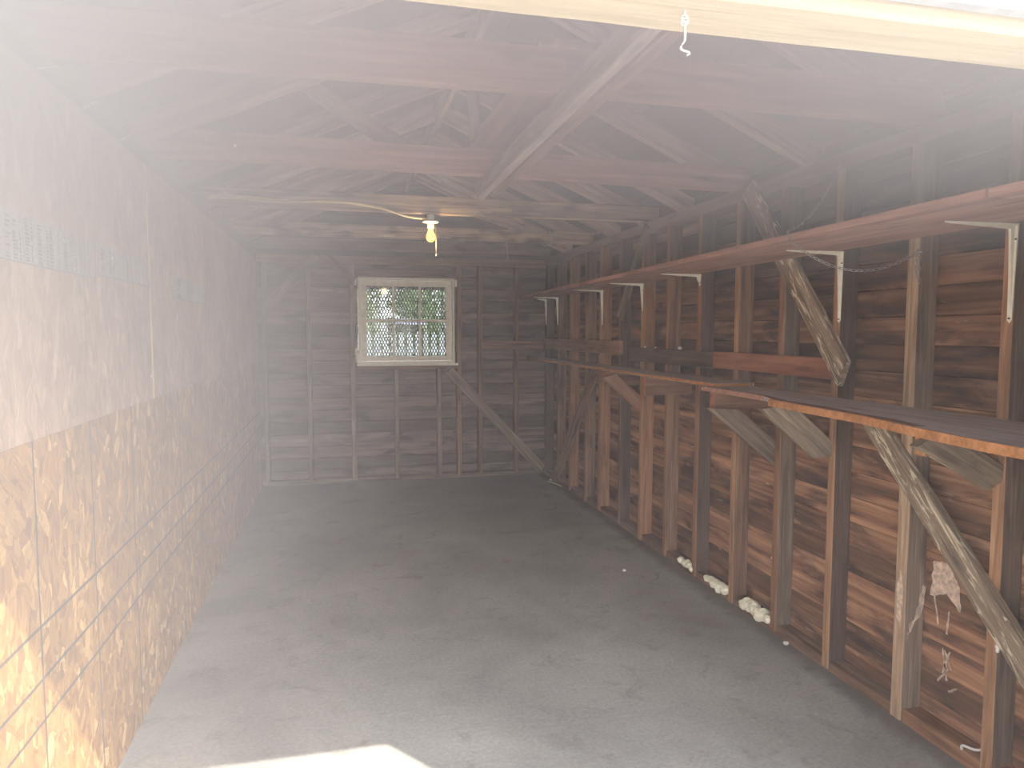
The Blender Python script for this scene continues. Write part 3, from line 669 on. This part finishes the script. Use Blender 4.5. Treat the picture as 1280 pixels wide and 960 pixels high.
mx = g.n('ShaderNodeMixShader'); mx.inputs[0].default_value = .012; g.link(tr.outputs[0], mx.inputs[1]); g.link(gl.outputs[0], mx.inputs[2]); g.link(mx.outputs[0], out.inputs['Surface'])
m = MB(); m.box((gx0-.01, 7.392, gz0-.01), (gx1+.01, 7.396, gz1+.01)); wpart(m, 'window_pane', gm)
for (zz, xx) in ((2.02, x0+.03), (1.36, x0+.03), (2.03, x1-.06)):
    m = MB(); m.box((xx, 7.370, zz), (xx+.03, 7.378, zz+.004)); wpart(m, 'sash_clip', M['steel'])
for (xx, hh) in ((x0-.03, .07), (x1+.004, .07)):
    m = MB(); m.box((xx, 7.345, z1-.015-hh), (xx+.022, 7.36, z1-.01)); wpart(m, 'stop_block', M['frame'])
# expanded lattice screen outside
e = empty('lattice_screen', (.66, 7.52, 1.2), 'dark diamond lattice security screen outside the back window', 'screen')
m = MB(); dw, dh = .030, .064; lx0, lx1, lz0, lz1 = .20, 1.12, 1.22, 2.12; s_ = dh/dw
def clipline(x, sgn):
    pts = []
    for t in (0, 1):
        pass
    a = Vector((x, 0, lz0)); L = (lz1-lz0)/s_
    xa, za, xb, zb = x, lz0, x+sgn*L, lz1
    if xa < lx0: 
        if sgn < 0: return None
        za += (lx0-xa)*s_; xa = lx0
    if xa > lx1:
        if sgn > 0: return None
        za += (xa-lx1)*s_; xa = lx1
    if xb > lx1: zb -= (xb-lx1)*s_; xb = lx1
    if xb < lx0: zb -= (lx0-xb)*s_; xb = lx0
    return (xa, za, xb, zb) if zb-za > .02 else None
x = lx0-.6
while x < lx1+.6:
    for sgn in (1, -1):
        c = clipline(x, sgn)
        if c: m.tube([(c[0], 7.53+.003*sgn, c[1]), (c[2], 7.53+.003*sgn, c[3])], .0056, 4)
    x += dw
o = m.build('lattice_mesh', M['mesh']); o.parent = e; o.matrix_parent_inverse = Matrix.Translation(e.location).inverted()
m = MB(); ring(m, lx0-.02, lx1+.02, lz0-.02, lz1+.02, .025, 7.52, 7.545); o = m.build('screen_frame', M['frame']); o.parent = e; o.matrix_parent_inverse = Matrix.Translation(e.location).inverted()
# foam plug left of the frame
def foam(name, pts, label, seed, mat=M['foam']):
    rd = random.Random(seed); bm = bmesh.new()
    for (p, r) in pts:
        s0 = bmesh.ops.create_icosphere(bm, subdivisions=2, radius=r)
        for v in s0['verts']:
            n = v.co.normalized(); v.co = v.co*(1+.16*math.sin(n.x*5+seed)*math.sin(n.y*6)+.1*math.sin(n.z*9+seed))+Vector(p)
    me = bpy.data.meshes.new(name); bm.to_mesh(me); bm.free(); me.materials.append(mat)
    for q in me.polygons: q.use_smooth = True
    o = bpy.data.objects.new(name, me); C.objects.link(o)
    md = o.modifiers.new('remesh', 'REMESH'); md.mode = 'VOXEL'; md.voxel_size = .004; md.use_smooth_shade = True
    return tag(o, label, 'spray foam', 'lumps of spray foam', 'thing')
foam('spray_foam', [((.150, 7.345, 1.39), .018), ((.146, 7.345, 1.36), .022), ((.148, 7.345, 1.33), .024), ((.150, 7.345, 1.30), .020), ((.146, 7.345, 1.275), .02), ((.15, 7.345, 1.245), .018)], 'cream lump of foam beside the lower corner of the window frame', 1)
def run(y0, y1, r, n, seed):
    rd = random.Random(seed); return [((2.142+rd.uniform(-.008, .012), y0+(y1-y0)*k/(n-1), .050+rd.uniform(-.008, .014)), r*1.2*rd.uniform(.5, 1.15)) for k in range(n)]
foam('spray_foam', run(4.15, 3.99, .020, 11, 2), 'small run of cream foam on the sole plate, farthest from the doorway', 2)
foam('spray_foam', run(3.80, 3.57, .024, 14, 3), 'middle run of cream foam on the sole plate', 3)
foam('spray_foam', run(3.40, 3.16, .028, 17, 4), 'biggest run of cream foam on the sole plate', 4)
for k, (z, r, l) in enumerate([(.385, .012, 'highest'), (.26, .007, 'middle'), (.17, .009, 'lowest')]):
    foam('spray_foam', [((2.150, 3.149, z), r), ((2.152, 3.150, z-.02), r*.8)], f'{l} tiny foam drip on the edge of the stud above the foam', 5+k)
foam('foam_crumb', [((2.135, 1.855, .49), .010), ((2.135, 1.856, .475), .007)], 'white foam speck on the broad grey stud beside the long brace', 9, M['white'])
# bits on the floor
def chip(loc, s, label, seed):
    rd = random.Random(seed); bm = bmesh.new(); bmesh.ops.create_icosphere(bm, subdivisions=2, radius=s)
    for v in bm.verts: v.co *= rd.uniform(.75, 1.15); v.co.z *= .6
    me = bpy.data.meshes.new('paint_chip'); bm.to_mesh(me); bm.free(); me.materials.append(M['white'])
    o = bpy.data.objects.new('paint_chip', me); C.objects.link(o); o.location = loc; return tag(o, label, 'chip', None, 'thing')
chip((1.757, 4.177, .006), .013, 'white chip lying alone on the concrete floor', 1)
chip((2.10, 6.98, .006), .014, 'white chip on the floor in the back corner under the bench', 2)
chip((2.12, 2.98, .008), .014, 'white chip at the foot of the grey brown stud', 3)
m = MB(); m.tube(smooth_path([(2.135, 1.975, .058), (2.15, 1.985, .064), (2.175, 1.96, .060), (2.19, 1.945, .066)]), .0045, 6); tag(m.build('foam_string', M['white'], None, True), 'white foam string lying on the sole plate nearest the doorway', 'foam string', None, 'thing')
m = MB(); m.tube(smooth_path([(2.05, 6.93, .006), (2.09, 6.80, .007), (2.12, 6.65, .006)]), .004, 6); tag(m.build('pale_twig', M['wire'], None, True), 'thin pale stick on the floor below the far end of the bench', 'stick', None, 'thing')

# ------------------------------------------------------------------ beyond the window
M['fence'] = plain('sunlit_white_fence', (.62, .66, .70), .8, 0, 6, .3)
M['lilac'] = plain('lilac_cloth', (.55, .52, .80), .8, 0, 20, .12)
M['cap'] = plain('white_canopy', (.9, .9, .85), .8)
def leafmat(n, c):
    return plain(n, c, .6, 0, 14, .5)
M['leaf'] = leafmat('hedge_leaf', (.16, .26, .10)); M['leaf2'] = leafmat('pale_leaf', (.34, .40, .20))
f = empty('picket_fence', (1.0, 11.5, 0), 'bright white picket fence beyond the back window', 'fence')
for k in range(22):
    m = MB(); xx = -.4+k*.13
    m.prism([(xx, 0, 0), (xx+.085, 0, 0), (xx+.085, 0, 1.50), (xx+.042, 0, 1.56), (xx, 0, 1.50)], (0, .02, 0)); o = m.build('picket', M['fence'], f); o.location = (-1.0, 0, 0)
for zz in (.5, 1.2):
    m = MB(); m.box((-1.4, .02, zz), (1.5, .05, zz+.08)); m.build('fence_rail', M['fence'], f)
def bush(loc, rx, ry, rz, n, mat, label, seed):
    rd = random.Random(seed); m = MB()
    for _ in range(n):
        while True:
            d = Vector((rd.gauss(0,1), rd.gauss(0,1), rd.gauss(0,1))).normalized(); break
        r = rd.uniform(.55, 1.0); p = Vector((d.x*rx*r, d.y*ry*r, d.z*rz*r+rz))
        u = Vector((rd.gauss(0,1), rd.gauss(0,1), rd.gauss(0,1))).normalized(); v = u.orthogonal().normalized(); s = rd.uniform(.05, .10)
        m.add([p-u*s, p+v*s*.45, p+u*s, p-v*s*.45], [(0,1,2,3)])
    e = empty('garden_shrub', loc, label, 'shrub', 'shrubs beyond the window')
    m.build('foliage', mat, e)
    t = MB(); t.tube([(0,0,0), (.02, 0, rz*.6), (0, .02, rz*1.2)], [.05, .04, .02], 8); t.build('stem', M['stud_dark'], e)
bush((.1, 12.6, 0), .6, .6, 1.25, 2600, M['leaf2'], 'pale green shrub behind the fence, seen through the window panes by the strand board side', 1)
bush((1.25, 12.9, 0), .52, .6, 1.2, 2400, M['leaf'], 'dark green shrub behind the fence, seen through the middle window panes', 2)
bush((-.4, 15.5, 0), 1.3, .7, 2.2, 5000, M['leaf'], 'tall dark green shrub far behind the fence, on the strand board side', 7)
bush((2.2, 15.8, 0), 1.25, .7, 2.2, 5000, M['leaf'], 'tall dark green shrub far behind the fence, beyond the middle of the window', 8)
bush((2.35, 12.7, 0), .55, .6, 1.15, 2000, M['leaf'], 'dark green shrub behind the fence, seen through the window panes nearest the bench', 3)
e = empty('patio_umbrella', (.66, 10.6, 0), 'small white cap-shaped umbrella in the sun beyond the window', 'umbrella')
m = MB(); m.lathe([(.002, 1.90), (.06, 1.89), (.10, 1.85), (.15, 1.80), (.20, 1.765), (.205, 1.76)], (0,0,0), 16); m.build('canopy', M['cap'], e, True)
m = MB(); m.tube([(0,0,0), (0,0,1.88)], .012, 8); m.build('pole', M['frame'], e)
e = empty('lilac_banner', (1.02, 10.8, 0), 'lilac cloth strip strung up beyond the middle window pane', 'banner')
m = MB(); m.prism([(-.24, 0, 1.77), (.05, 0, 1.745), (.24, 0, 1.735), (.24, 0, 1.66), (.05, 0, 1.665), (-.24, 0, 1.68)], (0, .012, 0)); m.build('cloth', M['lilac'], e)
for xx in (-.24, .24):
    m = MB(); m.tube([(xx, .01, 0), (xx, .01, 1.78)], .012, 8); m.build('pole', M['frame'], e)
e = empty('porch_roof', (.9, 8.1, 0), 'dark porch roof edge across the top of the view through the window', 'porch roof')
m = MB(); m.box((-1.5, -.15, 2.04), (1.5, .25, 2.2)); m.build('eave_board', M['stud_dark'], e)
for xx in (-1.45, 1.45):
    m = MB(); m.tube([(xx, 0, 0), (xx, 0, 2.04)], .05, 8); m.build('porch_post', M['stud'], e)


# ------------------------------------------------------------------ haze: added volume standing in for veiling lens flare
hm, nt, out = new_mat('flare_veil_haze'); g = N(nt)
co = g.objco(); hx, hy, hz = g.sep(co)
left = g.rng(hx, .25, -.75); top = g.rng(hz, 1.62, 2.3); near = g.rng(hy, 3.2, .9); deep = g.rng(hy, 7.0, 1.0)
puff = g.rng(g.noise(co, 1.3, 2, .5), .3, .7, .8, 1.2)
d = g.math('ADD', g.math('MULTIPLY', g.math('MULTIPLY', g.math('MULTIPLY', left, deep), g.math('ADD', g.rng(hz, .5, 1.7, .14, 1.15), g.math('MULTIPLY', near, g.rng(hz, 1.3, 2.2, 0., 2.4)))), .22), g.math('MULTIPLY', g.math('MULTIPLY', top, near), .95))
d = g.math('ADD', g.math('MULTIPLY', d, puff), .005)
vs = g.n('ShaderNodeVolumePrincipled'); g.link(g.mix(g.rng(g.math('ABSOLUTE', g.math('SUBTRACT', hx, .35)), .1, .9), (1., .89, .90), (.99, .95, .93)), vs.inputs['Color']); vs.inputs['Anisotropy'].default_value = 0.  # tint shifts across the width to imitate the colour of the flare
g.link(d, vs.inputs['Density']); g.link(vs.outputs[0], out.inputs['Volume'])
m = MB(); m.box((-.79, -.25, .02), (2.10, 7.3, 2.33)); hz_o = m.build('flare_veil', hm); tag(hz_o, 'added pale haze volume standing in for lens flare, thickest beside the strand board', 'haze', None, 'stuff')

# ------------------------------------------------------------------ light
sd = Vector((-.77, 1.0, -1.275)).normalized()
sl = bpy.data.lights.new('sun', 'SUN'); sl.energy = 5.3; sl.angle = math.radians(.53); sl.color = (1., .94, .84)
so = bpy.data.objects.new('sun', sl); C.objects.link(so); so.rotation_euler = sd.to_track_quat('-Z', 'Y').to_euler()
wd = bpy.data.worlds.new('sky'); scene.world = wd; wd.use_nodes = True; nt = wd.node_tree; nt.nodes.clear()
sk = nt.nodes.new('ShaderNodeTexSky'); sk.sky_type = 'NISHITA'; sk.sun_disc = False
sk.sun_elevation = math.asin(-sd.z); sk.sun_rotation = math.atan2(-sd.x, -sd.y)
bg = nt.nodes.new('ShaderNodeBackground'); bg.inputs[1].default_value = .42; wo = nt.nodes.new('ShaderNodeOutputWorld')
hs = nt.nodes.new('ShaderNodeHueSaturation'); hs.inputs['Saturation'].default_value = .22; nt.links.new(sk.outputs[0], hs.inputs['Color']); nt.links.new(hs.outputs[0], bg.inputs[0]); nt.links.new(bg.outputs[0], wo.inputs[0])
bl = bpy.data.lights.new('bulb_glow', 'POINT'); bl.energy = 3.; bl.color = (1., .72, .35); bl.shadow_soft_size = .04
bo = bpy.data.objects.new('bulb_glow', bl); C.objects.link(bo); bo.location = (.592, 4.70, 2.12)

# ------------------------------------------------------------------ camera
cam = bpy.data.cameras.new('camera'); cam.sensor_width = 36; cam.lens = 880/1280*36; cam.clip_start = .02
co_ = bpy.data.objects.new('camera', cam); C.objects.link(co_); co_.location = (0, 0, 1.55)
p = math.atan(65/880); th = math.atan(213/880*math.cos(p))
co_.rotation_euler = (PI/2-p, 0, -th)
scene.camera = co_
scene.view_settings.view_transform = 'Standard'; scene.view_settings.look = 'None'
scene.view_settings.exposure = 1.58; scene.view_settings.gamma = 1.1
